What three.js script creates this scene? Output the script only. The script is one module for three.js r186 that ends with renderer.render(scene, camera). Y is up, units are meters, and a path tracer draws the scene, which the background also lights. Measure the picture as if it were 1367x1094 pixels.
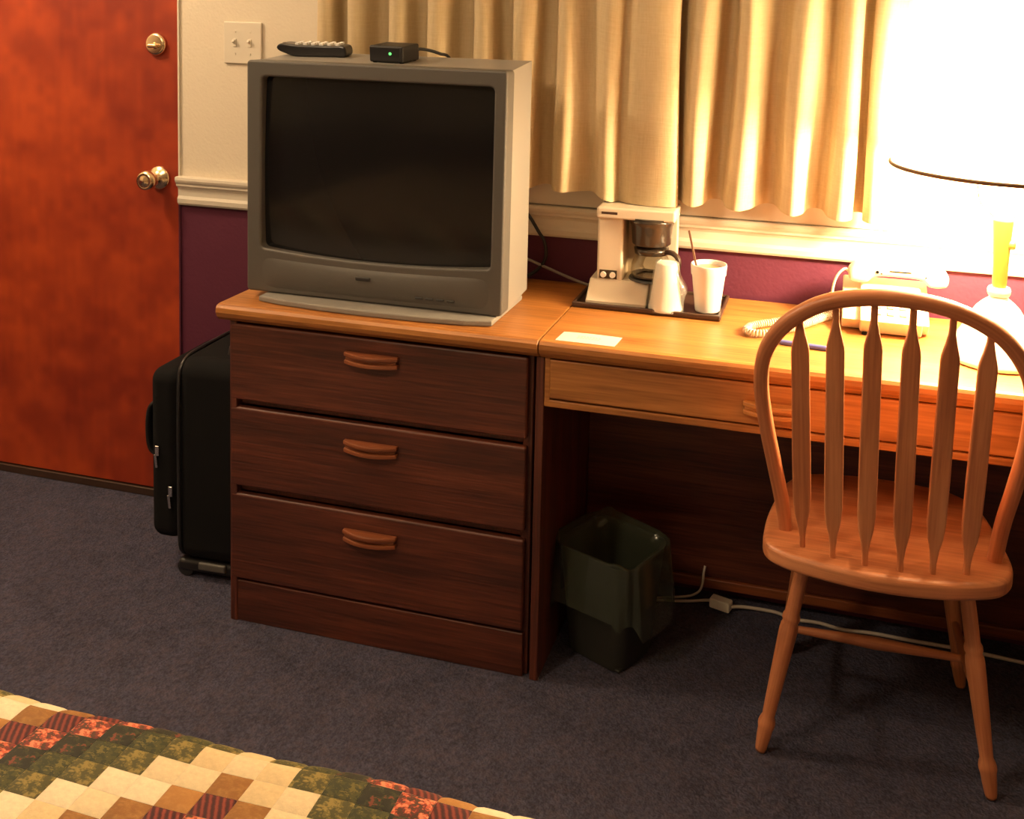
import * as THREE from 'three';
import { RoundedBoxGeometry } from 'three/addons/geometries/RoundedBoxGeometry.js';
import { mergeGeometries, mergeVertices, toCreasedNormals } from 'three/addons/utils/BufferGeometryUtils.js';
import { RectAreaLightUniformsLib } from 'three/addons/lights/RectAreaLightUniformsLib.js';

// ---------------------------------------------------------------- camera, light, exposure
const scene = new THREE.Scene();
scene.background = new THREE.Color(0x000000);                     // night behind the curtained window
const W = 1367, H = 1094;
const camera = new THREE.PerspectiveCamera(2 * Math.atan(H / 2 / 1332.4) * 180 / Math.PI, W / H, 0.05, 60);
camera.position.set(0.8169, 1.4389, 2.3948);
camera.rotation.set(-0.0833, 0.2528, 0.0270, 'YXZ');
camera.setViewOffset(W, H, -93.15, 421.9, W, H);                  // the photograph is a crop: its lens axis lies high in the frame
const renderer = new THREE.WebGLRenderer({ antialias: true });
renderer.toneMapping = THREE.LinearToneMapping;
renderer.toneMappingExposure = 1.05;
renderer.shadowMap.enabled = true;
RectAreaLightUniformsLib.init();
const WARM = new THREE.Color().setRGB(1, 0.71, 0.385);             // lamp light
const FILL = new THREE.Color().setRGB(1, 0.74, 0.46);             // ceiling fixture
const LAMP_CD = 7, SHADE_GLOW = 19, CEILING_CD = 5.4, BED_CD = 3.4;
const CEILING_AT = [-1.7, 2.44, 0.75], BED_LIGHT_AT = [-0.6, 2.44, 2.05];

// ---------------------------------------------------------------- helpers
let seed = 7;
const rnd = () => { seed = (seed * 1664525 + 1013904223) >>> 0; return seed / 4294967296; };
const V = (x, y, z) => new THREE.Vector3(x, y, z);
const names = new Map();
function numbered(name) {
  const n = names.get(name) ?? 0; names.set(name, n + 1);
  return n ? name + '_' + String(n).padStart(3, '0') : name;
}
function thing(name, label, category, [x, y, z] = [0, 0, 0], turn = 0, group) {
  const o = new THREE.Group(); o.name = numbered(name); scene.add(o);
  o.position.set(x, y, z); o.rotation.y = turn;
  o.userData = { label, category }; if (group) o.userData.group = group;
  return o;
}
function struct(name, parent = scene) {
  const o = new THREE.Group(); o.name = name; o.userData = { kind: 'structure' }; parent.add(o); return o;
}
function part(name, geos, mat, parent, label) {
  let g = Array.isArray(geos) ? merge(geos) : geos;
  const m = new THREE.Mesh(g, mat); m.name = name; m.castShadow = m.receiveShadow = true;
  if (label) m.userData.label = label;
  parent.add(m); return m;
}
function merge(list) {
  return mergeGeometries(list.map((g) => {
    const k = g.index ? g.toNonIndexed() : g.clone();
    for (const a of Object.keys(k.attributes)) if (!['position', 'normal', 'uv'].includes(a)) k.deleteAttribute(a);
    if (!k.attributes.uv) k.setAttribute('uv', new THREE.BufferAttribute(new Float32Array(k.attributes.position.count * 2), 2));
    return k;
  }));
}
// texture coordinates in metres from the dominant axis of each triangle; `grain` is the axis along u
function uvm(geo, grain = 'x', ox = 0, oy = 0) {
  const g = geo.index ? geo.toNonIndexed() : geo, p = g.attributes.position, uv = new Float32Array(p.count * 2);
  const a = V(), b = V(), c = V();
  for (let i = 0; i < p.count; i += 3) {
    a.fromBufferAttribute(p, i); b.fromBufferAttribute(p, i + 1); c.fromBufferAttribute(p, i + 2);
    const n = b.clone().sub(a).cross(c.clone().sub(a)), ax = Math.abs(n.x), ay = Math.abs(n.y), az = Math.abs(n.z);
    const drop = ax >= ay && ax >= az ? 'x' : ay >= az ? 'y' : 'z';
    const rest = ['x', 'y', 'z'].filter((k) => k !== drop);
    const [u, v] = rest[1] === grain ? [rest[1], rest[0]] : rest;
    [a, b, c].forEach((q, k) => { uv[(i + k) * 2] = q[u] + ox; uv[(i + k) * 2 + 1] = q[v] + oy; });
  }
  g.setAttribute('uv', new THREE.BufferAttribute(uv, 2));
  return g;
}
const rb = (w, h, d, r = 0.004, x = 0, y = 0, z = 0, seg = 2) => new RoundedBoxGeometry(w, h, d, seg, Math.min(r, w / 2.02, h / 2.02, d / 2.02)).translate(x, y, z);
// box from corner to corner
const bb = (x0, x1, y0, y1, z0, z1, r = 0.003) => rb(x1 - x0, y1 - y0, z1 - z0, r, (x0 + x1) / 2, (y0 + y1) / 2, (z0 + z1) / 2);
const cyl = (r0, r1, h, n = 24, x = 0, y = 0, z = 0) => new THREE.CylinderGeometry(r0, r1, h, n).translate(x, y, z);
const lathe = (pts, n = 40) => new THREE.LatheGeometry(pts.map(([r, y]) => new THREE.Vector2(r, y)), n);
const curve = (pts, closed = false) => new THREE.CatmullRomCurve3(pts.map((q) => V(...q)), closed, 'centripetal');
const tube = (pts, r, n = 60, k = 8) => new THREE.TubeGeometry(curve(pts), n, r, k, false);
function shapeOf(pts) { const s = new THREE.Shape(); pts.forEach(([x, y], i) => (i ? s.lineTo(x, y) : s.moveTo(x, y))); s.closePath(); return s; }
function extrude(pts, depth, bevel = 0.002, steps = 2) {
  return new THREE.ExtrudeGeometry(Array.isArray(pts) ? shapeOf(pts) : pts, { depth: depth - 2 * bevel, bevelEnabled: bevel > 0, bevelSize: bevel, bevelThickness: bevel, bevelOffset: -bevel, bevelSegments: steps, curveSegments: 24 }).translate(0, 0, bevel);
}
// smooth closed outline through points
function smoothPts(pts, n = 80) { return new THREE.CatmullRomCurve3(pts.map(([x, y]) => V(x, y, 0)), true, 'centripetal').getPoints(n).slice(0, -1).map((q) => [q.x, q.y]); }
// sweep of a rounded oblong section along a path: a = half width across `face`, b = half depth along `face`
function sweep(path, face, a, b, n = 90, k = 16, pow = 3) {
  const pos = [], idx = [], uv = []; const L = path.getLength();
  for (let i = 0; i <= n; i++) {
    const t = i / n, c = path.getPointAt(t), T = path.getTangentAt(t), B = T.clone().cross(face).normalize(), N = B.clone().cross(T).normalize();
    for (let j = 0; j <= k; j++) {
      const q = j / k * 2 * Math.PI, cs = Math.cos(q), sn = Math.sin(q), s = Math.pow(Math.pow(Math.abs(cs), pow) + Math.pow(Math.abs(sn), pow), -1 / pow);
      pos.push(...c.clone().addScaledVector(B, a * cs * s).addScaledVector(N, b * sn * s).toArray()); uv.push(t * L, j / k * 0.09);
    }
  }
  for (let i = 0; i < n; i++) for (let j = 0; j < k; j++) { const r = i * (k + 1) + j, s = r + k + 1; idx.push(r, s, r + 1, s, s + 1, r + 1); }
  const g = new THREE.BufferGeometry(); g.setAttribute('position', new THREE.Float32BufferAttribute(pos, 3)); g.setAttribute('uv', new THREE.Float32BufferAttribute(uv, 2)); g.setIndex(idx); g.computeVertexNormals();
  return g;
}
// a grid surface f(u, v) -> Vector3 with both sides and a thickness
function sheet(f, nu, nv, thick = 0, uvScale = [1, 1]) {
  const pos = [], uv = [], idx = [];
  for (let j = 0; j <= nv; j++) for (let i = 0; i <= nu; i++) { const u = i / nu, v = j / nv; pos.push(...f(u, v).toArray()); uv.push(u * uvScale[0], v * uvScale[1]); }
  for (let j = 0; j < nv; j++) for (let i = 0; i < nu; i++) { const a = j * (nu + 1) + i, b = a + nu + 1; idx.push(a, a + 1, b, b, a + 1, b + 1); }
  const g = new THREE.BufferGeometry(); g.setAttribute('position', new THREE.Float32BufferAttribute(pos, 3)); g.setAttribute('uv', new THREE.Float32BufferAttribute(uv, 2)); g.setIndex(idx); g.computeVertexNormals();
  if (!thick) return g;
  const h = g.clone(), p = h.attributes.position, n = h.attributes.normal;
  for (let i = 0; i < p.count; i++) p.setXYZ(i, p.getX(i) - n.getX(i) * thick, p.getY(i) - n.getY(i) * thick, p.getZ(i) - n.getZ(i) * thick);
  const ia = h.index.array; for (let i = 0; i < ia.length; i += 3) { const t = ia[i]; ia[i] = ia[i + 1]; ia[i + 1] = t; }
  h.computeVertexNormals();
  const rim = [], A = g.attributes.position, B = p, at = (q, i) => [q.getX(i), q.getY(i), q.getZ(i)];
  const edge = []; for (let i = 0; i <= nu; i++) edge.push(i); for (let j = 1; j <= nv; j++) edge.push(j * (nu + 1) + nu); for (let i = nu - 1; i >= 0; i--) edge.push(nv * (nu + 1) + i); for (let j = nv - 1; j >= 0; j--) edge.push(j * (nu + 1));
  for (let k = 0; k + 1 < edge.length; k++) { const a = edge[k], b = edge[k + 1]; rim.push(...at(A, a), ...at(B, a), ...at(A, b), ...at(A, b), ...at(B, a), ...at(B, b)); }
  const r = new THREE.BufferGeometry(); r.setAttribute('position', new THREE.Float32BufferAttribute(rim, 3)); r.computeVertexNormals();
  return merge([g, h, r]);
}
// place a geometry built along +y from the origin so that it runs from a to b, its z axis as near as possible to +z
function along(g, a, b, scaleLength = false) {
  const y = b.clone().sub(a), L = y.length(); y.normalize();
  const x = y.clone().cross(V(0, 0, 1)).normalize(), z = x.clone().cross(y).normalize();
  return g.applyMatrix4(new THREE.Matrix4().makeBasis(x, y, z).setPosition(a));
}

// ---------------------------------------------------------------- textures
function lattice(period, s) { let q = s * 7919 + 17; const t = new Float32Array(period * period); for (let i = 0; i < t.length; i++) { q = (q * 1664525 + 1013904223) >>> 0; t[i] = q / 4294967296; } return t; }
function noiseField(size, octaves, s = 1) {                      // octaves: [[cells across, cells down, weight], ...], tiling
  const out = new Float32Array(size * size); let tot = 0;
  octaves.forEach(([cx, cy, w], k) => {
    const P = Math.max(cx, cy), t = lattice(P, s + k * 13); tot += w;
    for (let y = 0; y < size; y++) for (let x = 0; x < size; x++) {
      const u = x / size * cx, v = y / size * cy, i = Math.floor(u), j = Math.floor(v); let fu = u - i, fv = v - j; fu = fu * fu * (3 - 2 * fu); fv = fv * fv * (3 - 2 * fv);
      const g = (a, b) => t[(b % cy) * P + (a % cx)];
      out[y * size + x] += w * ((g(i, j) * (1 - fu) + g(i + 1, j) * fu) * (1 - fv) + (g(i, j + 1) * (1 - fu) + g(i + 1, j + 1) * fu) * fv);
    }
  });
  for (let i = 0; i < out.length; i++) out[i] /= tot;
  return out;
}
function tex(size, f, repeat = 1, srgb = true) {                 // f(x, y) -> [r, g, b] 0..255
  const d = new Uint8Array(size * size * 4);
  for (let y = 0; y < size; y++) for (let x = 0; x < size; x++) { const c = f(x, y), o = (y * size + x) * 4; d[o] = Math.max(0, Math.min(255, c[0])); d[o + 1] = Math.max(0, Math.min(255, c[1])); d[o + 2] = Math.max(0, Math.min(255, c[2])); d[o + 3] = 255; }
  const t = new THREE.DataTexture(d, size, size); t.wrapS = t.wrapT = THREE.RepeatWrapping; t.magFilter = THREE.LinearFilter; t.minFilter = THREE.LinearMipmapLinearFilter; t.generateMipmaps = true;
  const r = Array.isArray(repeat) ? repeat : [repeat, repeat]; t.repeat.set(r[0], r[1]);
  if (srgb) t.colorSpace = THREE.SRGBColorSpace; t.needsUpdate = true; return t;
}
const lerp3 = (a, b, t) => a.map((v, i) => v + (b[i] - v) * t);
function wood(dark, mid, light, s, size = 512) {                 // grain along u
  const fine = noiseField(size, [[6, 128, 1], [12, 256, 0.7], [24, 256, 0.4]], s), broad = noiseField(size, [[2, 12, 1], [3, 24, 0.7], [4, 6, 0.5]], s + 5);
  const c = (x, y) => { const k = 0.5 * fine[y * size + x] + 0.5 * broad[y * size + x], t = (k - 0.28) / 0.44; return t < 0.5 ? lerp3(dark, mid, Math.max(0, t * 2)) : lerp3(mid, light, Math.min(1, t * 2 - 1)); };
  return { map: tex(size, c, [1.4, 1.9]), bump: tex(size, (x, y) => { const v = 255 * fine[y * size + x]; return [v, v, v]; }, [1.4, 1.9], false) };
}
const M = {};
const std = (o) => new THREE.MeshStandardMaterial(o), phys = (o) => new THREE.MeshPhysicalMaterial(o);
{
  const a = wood([136, 82, 36], [168, 108, 50], [190, 128, 66], 3);
  M.wood = phys({ map: a.map, bumpMap: a.bump, bumpScale: 0.0003, roughness: 0.45, clearcoat: 0.25, clearcoatRoughness: 0.3 });
  const b = wood([60, 26, 17], [85, 39, 25], [108, 55, 35], 11);
  M.darkWood = phys({ map: b.map, bumpMap: b.bump, bumpScale: 0.0005, roughness: 0.5, clearcoat: 0.15, clearcoatRoughness: 0.4 });
  const c = wood([168, 102, 66], [192, 122, 80], [208, 140, 96], 23);
  M.chairWood = phys({ map: c.map, bumpMap: c.bump, bumpScale: 0.0002, roughness: 0.42, clearcoat: 0.3, clearcoatRoughness: 0.3 });
  const blotch = noiseField(512, [[3, 4, 0.7], [7, 9, 0.8], [18, 22, 0.7], [40, 60, 0.5], [12, 120, 0.25]], 31);
  M.door = std({ map: tex(512, (x, y) => lerp3([132, 40, 16], [178, 68, 26], Math.min(1, Math.max(0, (blotch[y * 512 + x] - 0.3) / 0.4))), [0.9, 0.55]), roughness: 0.5 });
  const carpetN = noiseField(512, [[256, 256, 1], [128, 128, 0.8], [64, 64, 0.4]], 41), carpetB = noiseField(512, [[8, 8, 1], [20, 20, 0.8], [40, 40, 0.7]], 43), carpetC = noiseField(512, [[90, 90, 1], [30, 30, 0.6]], 47);
  M.carpet = std({
    map: tex(512, (x, y) => { const k = carpetN[y * 512 + x] * 0.75 + carpetB[y * 512 + x] * 0.25, h = carpetC[y * 512 + x]; return lerp3(lerp3([36, 37, 54], [80, 80, 104], (k - 0.2) / 0.6), [84, 72, 84], Math.max(0, h - 0.35)); }, 1.6),
    bumpMap: tex(512, (x, y) => { const v = 255 * carpetN[y * 512 + x]; return [v, v, v]; }, 1.6, false), bumpScale: 0.004, roughness: 0.95,
  });
  const plasterN = noiseField(256, [[64, 64, 1], [128, 128, 0.6], [16, 16, 0.3]], 53), pb = tex(256, (x, y) => { const v = 255 * plasterN[y * 256 + x]; return [v, v, v]; }, 2.5, false);
  M.cream = std({ color: new THREE.Color().setRGB(0.68, 0.60, 0.48), bumpMap: pb, bumpScale: 0.0008, roughness: 0.8 });
  M.maroon = std({ color: new THREE.Color().setRGB(0.095, 0.011, 0.036), bumpMap: pb, bumpScale: 0.0006, roughness: 0.7 });
  M.trim = std({ color: new THREE.Color().setRGB(0.66, 0.60, 0.50), roughness: 0.5 });
  M.ceiling = std({ color: new THREE.Color().setRGB(0.72, 0.68, 0.60), bumpMap: pb, bumpScale: 0.002, roughness: 0.9 });
  const weave = noiseField(256, [[128, 8, 1], [8, 128, 1], [40, 40, 0.5]], 59);
  M.curtain = phys({ map: tex(256, (x, y) => lerp3([190, 168, 130], [204, 184, 148], weave[y * 256 + x]), 5), bumpMap: tex(256, (x, y) => { const v = 255 * weave[y * 256 + x]; return [v, v, v]; }, 5, false), bumpScale: 0.0004, roughness: 0.7, transmission: 0.12, thickness: 0, sheen: 0.6, sheenColor: new THREE.Color(0.9, 0.8, 0.6), sheenRoughness: 0.5, side: THREE.DoubleSide });
}
{ const d = wood([96, 48, 26], [124, 66, 36], [146, 82, 46], 61); M.pullWood = phys({ map: d.map, roughness: 0.42, clearcoat: 0.25, clearcoatRoughness: 0.3 }); }
M.brass = std({ color: new THREE.Color().setRGB(0.86, 0.66, 0.42), metalness: 1, roughness: 0.24 });
M.yellow = phys({ color: new THREE.Color().setRGB(0.46, 0.31, 0.05), roughness: 0.4, clearcoat: 0.3 });
M.tvGrey = std({ color: new THREE.Color().setRGB(0.098, 0.092, 0.085), roughness: 0.5 });
M.tvSilver = std({ color: new THREE.Color().setRGB(0.25, 0.235, 0.215), roughness: 0.45 });
M.tvDark = std({ color: new THREE.Color().setRGB(0.03, 0.03, 0.032), roughness: 0.5 });
M.screen = phys({ color: new THREE.Color().setRGB(0.010, 0.010, 0.011), roughness: 0.15, specularIntensity: 0.7 });
M.black = std({ color: new THREE.Color().setRGB(0.012, 0.012, 0.014), roughness: 0.45 });
M.blackSoft = phys({ color: new THREE.Color().setRGB(0.006, 0.006, 0.007), roughness: 0.85, specularIntensity: 0.35 });
M.blackShiny = std({ color: new THREE.Color().setRGB(0.02, 0.02, 0.022), roughness: 0.28 });
M.pit = phys({ color: new THREE.Color().setRGB(0.004, 0.003, 0.002), roughness: 0.9, specularIntensity: 0.2 });
M.chrome = std({ color: new THREE.Color().setRGB(0.75, 0.74, 0.72), metalness: 1, roughness: 0.25 });
M.beige = std({ color: new THREE.Color().setRGB(0.58, 0.50, 0.40), roughness: 0.42 });
M.phone = std({ color: new THREE.Color().setRGB(0.66, 0.55, 0.40), roughness: 0.4 });
M.white = std({ color: new THREE.Color().setRGB(0.80, 0.78, 0.74), roughness: 0.55 });
M.foam = phys({ color: new THREE.Color().setRGB(0.84, 0.82, 0.78), roughness: 0.65, transmission: 0.15, thickness: 0 });
M.brown = std({ color: new THREE.Color().setRGB(0.05, 0.025, 0.016), roughness: 0.4 });
M.smoke = phys({ color: new THREE.Color().setRGB(0.028, 0.018, 0.012), roughness: 0.25, clearcoat: 0.4 });
M.glass = phys({ color: new THREE.Color().setRGB(0.72, 0.68, 0.60), transmission: 1, roughness: 0.02, thickness: 0, ior: 1.5 });
M.film = phys({ color: new THREE.Color().setRGB(0.94, 0.95, 0.92), transmission: 0.88, roughness: 0.14, thickness: 0, ior: 1.45, side: THREE.DoubleSide });
M.bag = phys({ color: new THREE.Color().setRGB(0.50, 0.58, 0.44), transmission: 0.93, roughness: 0.10, thickness: 0, ior: 1.5, side: THREE.DoubleSide });
M.bin = std({ color: new THREE.Color().setRGB(0.022, 0.023, 0.020), roughness: 0.55 });
M.cord = std({ color: new THREE.Color().setRGB(0.60, 0.55, 0.48), roughness: 0.5 });

// ---------------------------------------------------------------- the room
const X0 = -2.9, X1 = 3.4, ZB = 6.2, CY = 2.44, T = 0.12;
const DX0 = -1.87, DX1 = -0.957, DY = 2.03;                        // door opening
const WX0 = -0.42, WX1 = 0.93, WY0 = 1.03, WY1 = 2.05;             // window opening
const RY0 = 0.868, RY1 = 0.948;                                    // chair rail
const flat = (x0, x1, y0, y1, z0, z1) => uvm(new THREE.BoxGeometry(x1 - x0, y1 - y0, z1 - z0).translate((x0 + x1) / 2, (y0 + y1) / 2, (z0 + z1) / 2));
{
  const f = struct('floor'); part('carpet', flat(X0 - T, X1 + T, -0.1, 0, -T, ZB + T), M.carpet, f);
  const c = struct('ceiling'); part('ceiling_board', flat(X0 - T, X1 + T, CY, CY + 0.1, -T, ZB + T), M.ceiling, c);
  const w = struct('wall_back');
  const mid = 0.9;
  part('lower_wall', [flat(X0 - T, DX0, 0, mid, -T, 0), flat(DX1, X1 + T, 0, mid, -T, 0)], M.maroon, w);
  part('upper_wall', [flat(X0 - T, DX0, mid, CY, -T, 0), flat(DX0, DX1, DY, CY, -T, 0), flat(DX1, WX0, mid, CY, -T, 0), flat(WX0, WX1, mid, WY0, -T, 0), flat(WX0, WX1, WY1, CY, -T, 0), flat(WX1, X1 + T, mid, CY, -T, 0)], M.cream, w);
  for (const [n, x0, x1, z0, z1] of [['wall_left', X0 - T, X0, 0, ZB], ['wall_right', X1, X1 + T, 0, ZB], ['wall_front', X0 - T, X1 + T, ZB, ZB + T]]) {
    const s = struct(n); part('lower_wall', flat(x0, x1, 0, mid, z0, z1), M.maroon, s); part('upper_wall', flat(x0, x1, mid, CY, z0, z1), M.cream, s);
  }
  // chair rail: a moulded strip with a cap, a cove and a lower bead
  const prof = [[0, RY0], [0.012, RY0], [0.016, RY0 + 0.006], [0.017, RY0 + 0.018], [0.013, RY0 + 0.026], [0.013, RY0 + 0.044], [0.016, RY0 + 0.050], [0.022, RY0 + 0.055], [0.022, RY0 + 0.060], [0.026, RY0 + 0.066], [0.028, RY0 + 0.072], [0.027, RY0 + 0.079], [0.022, RY1 + 0.001], [0, RY1]];
  const rail = (x0, x1) => new THREE.ExtrudeGeometry(shapeOf(prof.map(([z, y]) => [-z, y])), { depth: x1 - x0, bevelEnabled: false }).rotateY(Math.PI / 2).translate(x0, 0, 0);
  const t1 = struct('trim_1'); part('chair_rail', [rail(DX1 + 0.004, X1)], M.trim, t1);
  const t2 = struct('trim_2'); part('chair_rail', [rail(X0, DX0 - 0.004)], M.trim, t2);
  // thin door stop along the latch side, cream above the rail and maroon below
  const t3 = struct('trim_3'); part('door_stop', bb(DX1 - 0.001, DX1 + 0.0045, RY0 + 0.002, DY, -0.03, 0.006, 0.001), M.trim, t3); part('lower_door_stop', bb(DX1 - 0.001, DX1 + 0.0045, 0, RY0 + 0.001, -0.03, 0.006, 0.001), M.maroon, t3);
  const t4 = struct('trim_4'); part('threshold', uvm(bb(DX0, DX1, 0, 0.023, -0.1, 0.004, 0.003)), M.brown, t4);
  // window behind the curtains: casing, sash bars, panes
  const wi = struct('window_1');
  part('window_casing', [bb(WX0 - 0.07, WX0, WY0 - 0.08, WY1 + 0.07, 0, 0.018), bb(WX1, WX1 + 0.07, WY0 - 0.08, WY1 + 0.07, 0, 0.018), bb(WX0, WX1, WY1, WY1 + 0.07, 0, 0.018), bb(WX0, WX1, WY0 - 0.08, WY0, 0, 0.018)], M.trim, wi);
  part('window_sash', [bb(WX0, WX0 + 0.05, WY0, WY1, -0.09, -0.05), bb(WX1 - 0.05, WX1, WY0, WY1, -0.09, -0.05), bb(WX0, WX1, WY0, WY0 + 0.05, -0.09, -0.05), bb(WX0, WX1, WY1 - 0.05, WY1, -0.09, -0.05), bb(0.235, 0.275, WY0, WY1, -0.09, -0.05)], M.trim, wi);
  part('window_pane', new THREE.BoxGeometry(0.60, 0.92, 0.004).translate(-0.07, 1.54, -0.07), M.glass, wi);
  part('window_pane', new THREE.BoxGeometry(0.60, 0.92, 0.004).translate(0.58, 1.54, -0.07), M.glass, wi);
}
// ---------------------------------------------------------------- door with knob and deadbolt
{
  const d = struct('door_1');
  part('door_panel', uvm(bb(DX0 + 0.003, DX1 - 0.002, 0.026, DY - 0.003, -0.045, -0.002, 0.002), 'y'), M.door, d);
  const k = new THREE.Group(); k.name = 'door_handle'; k.position.set(-1.024, 0.937, -0.002); d.add(k);
  const rose = lathe([[0, 0], [0.033, 0], [0.034, 0.003], [0.031, 0.008], [0.022, 0.013], [0.013, 0.018], [0.011, 0.028], [0.012, 0.032]]).rotateX(Math.PI / 2);
  part('rose', rose, M.brass, k);
  const knob = lathe([[0.011, 0.030], [0.018, 0.036], [0.026, 0.046], [0.0285, 0.055], [0.0275, 0.062], [0.022, 0.068], [0.020, 0.066], [0.012, 0.066], [0.010, 0.070], [0.0, 0.071]]).rotateX(Math.PI / 2);
  part('knob', knob, M.brass, k);
  const b = new THREE.Group(); b.name = 'deadbolt'; b.position.set(-1.028, 1.313, -0.002); d.add(b);
  part('rose', lathe([[0, 0], [0.031, 0], [0.032, 0.004], [0.030, 0.011], [0.024, 0.014], [0, 0.0145]]).rotateX(Math.PI / 2), M.brass, b);
  part('thumb_turn', [rb(0.030, 0.012, 0.016, 0.005, 0.001, -0.004, 0.021), cyl(0.008, 0.010, 0.01, 20).rotateX(Math.PI / 2).translate(0.001, -0.004, 0.016)], M.brass, b);
}
// ---------------------------------------------------------------- light switch
{
  const s = thing('light_switch', 'ivory double light switch plate on the cream wall beside the red door', 'light switch', [-0.7535, 1.326, 0]);
  part('switch_plate', rb(0.116, 0.114, 0.007, 0.003, 0, 0, 0.0035), M.trim, s);
  for (const x of [-0.023, 0.023]) {
    part('toggle', [rb(0.010, 0.022, 0.004, 0.0015, x, 0, 0.0075), rb(0.007, 0.008, 0.012, 0.002).rotateX(-0.5).translate(x, 0.003, 0.012)], M.trim, s);
    for (const y of [-0.030, 0.030]) part('screw', cyl(0.003, 0.003, 0.002, 12).rotateX(Math.PI / 2).translate(x, y, 0.0074), M.trim, s);
  }
}
// ---------------------------------------------------------------- bow-front wooden pull used on the drawers
function pullGeo(w = 0.128) {
  const cres = (p, inset) => { const n = 14, o = []; for (let i = 0; i <= n; i++) { const t = i / n * 2 - 1; o.push([t * (w / 2 - inset), 0.010 + (p - 0.010) * (1 - t * t)]); } o.push([w / 2 - inset, 0], [-(w / 2 - inset), 0]); return o; };
  const slab = (p, inset, y, h) => extrude(cres(p, inset), h, 0.0025).rotateX(-Math.PI / 2).scale(1, 1, -1).translate(0, y, 0);
  const fix = (g) => { const q = g.index ? g.toNonIndexed() : g; const a = q.attributes.position.array, n = q.attributes.normal.array; for (const arr of [a, n]) for (let i = 0; i < arr.length; i += 9) for (let c = 0; c < 3; c++) { const t = arr[i + 3 + c]; arr[i + 3 + c] = arr[i + 6 + c]; arr[i + 6 + c] = t; } q.computeVertexNormals(); return q; };
  return uvm(merge([fix(slab(0.028, 0, 0.004, 0.010)), fix(slab(0.020, 0.004, -0.003, 0.007)), fix(slab(0.026, 0.001, -0.013, 0.010))]), 'x');
}
const PULL = pullGeo();
// ---------------------------------------------------------------- dresser
const TOP = 0.755, FR = 0.445, LIP = 0.465;
const topProfile = (x0, x1) => {                                   // board with a rounded nose along the front
  const n = [[-0.012, 0.715], [-0.442, 0.715], [-0.452, 0.718], [-0.461, 0.727], [-0.465, 0.737], [-0.464, 0.747], [-0.459, 0.753], [-0.452, TOP], [-0.012, TOP]];
  return extrude(n, x1 - x0, 0.0015, 1).rotateY(Math.PI / 2).translate(x0, 0, 0);
};
{
  const o = thing('dresser', 'dark brown wooden dresser with three drawers under the television', 'dresser', [-0.14, 0, 0.22]);
  const L = (g) => g.translate(0.14, 0, -0.22);
  part('top', L(uvm(topProfile(-0.523, 0.2385), 'x')), M.wood, o, 'orange-brown polished top');
  part('carcass', L(uvm(merge([bb(-0.50, -0.482, 0, 0.715, 0.02, 0.444), bb(0.200, 0.222, 0, 0.715, 0.02, 0.430), bb(-0.482, 0.20, 0, 0.70, 0.02, 0.035), bb(-0.482, 0.20, 0.515, 0.527, 0.03, 0.425), bb(-0.482, 0.20, 0.308, 0.322, 0.03, 0.425), bb(-0.482, 0.2, 0.09, 0.102, 0.03, 0.425)]), 'y')), M.darkWood, o);
  for (const [y0, y1, hy] of [[0.531, 0.709, 0.664], [0.327, 0.514, 0.4635], [0.104, 0.309, 0.2575]]) {
    const d = part('drawer', L(uvm(merge([bb(-0.499, 0.2125, y0, y1, 0.426, FR, 0.006), bb(-0.47, 0.19, y0 + 0.02, y1 - 0.03, 0.06, 0.427, 0.002)]), 'x', rnd(), rnd())), M.darkWood, o);
    const h = part('handle', PULL, M.pullWood, d); h.position.set(-0.144 + 0.14, hy, FR - 0.22);
  }
  part('plinth', L(uvm(bb(-0.498, 0.2135, 0, 0.098, 0.40, 0.441, 0.003), 'x')), M.darkWood, o);
}
// ---------------------------------------------------------------- desk
const DESK_R = 1.42;
{
  const o = thing('desk', 'long orange-brown wooden desk with a shallow drawer and open knee space', 'desk', [0.8, 0, 0.22]);
  const L = (g) => g.translate(-0.8, 0, -0.22);
  part('top', L(uvm(topProfile(0.2405, DESK_R + 0.02), 'x', 0.3, 0.4)), M.wood, o);
  part('side_panel', L(uvm(bb(0.2305, 0.249, 0, 0.716, 0.02, FR), 'y')), M.darkWood, o);
  part('side_panel', L(uvm(bb(DESK_R - 0.02, DESK_R, 0, 0.716, 0.02, FR), 'y')), M.darkWood, o);
  part('back_panel', L(uvm(bb(0.249, DESK_R - 0.02, 0.058, 0.716, 0.022, 0.036), 'x')), M.darkWood, o, 'dark back panel');
  part('bottom_rail', L(uvm(bb(0.249, DESK_R - 0.02, 0.034, 0.058, 0.018, 0.044), 'x')), M.pullWood, o);
  part('apron', L(uvm(merge([bb(0.249, DESK_R - 0.02, 0.609, 0.6245, 0.424, FR, 0.003), bb(0.249, 0.262, 0.609, 0.716, 0.424, 0.4445), bb(1.24, DESK_R - 0.02, 0.609, 0.716, 0.424, FR)]), 'x')), M.wood, o);
  const d = part('drawer', L(uvm(merge([bb(0.2605, 1.2365, 0.628, 0.7125, 0.428, FR + 0.002, 0.004), bb(0.28, 1.22, 0.635, 0.70, 0.08, 0.43, 0.002)]), 'x', 0.7, 0.2)), M.wood, o);
  const h = part('handle', PULL, M.wood, d); h.position.set(0.726 - 0.8, 0.664, FR + 0.002 - 0.22);
}
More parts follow.
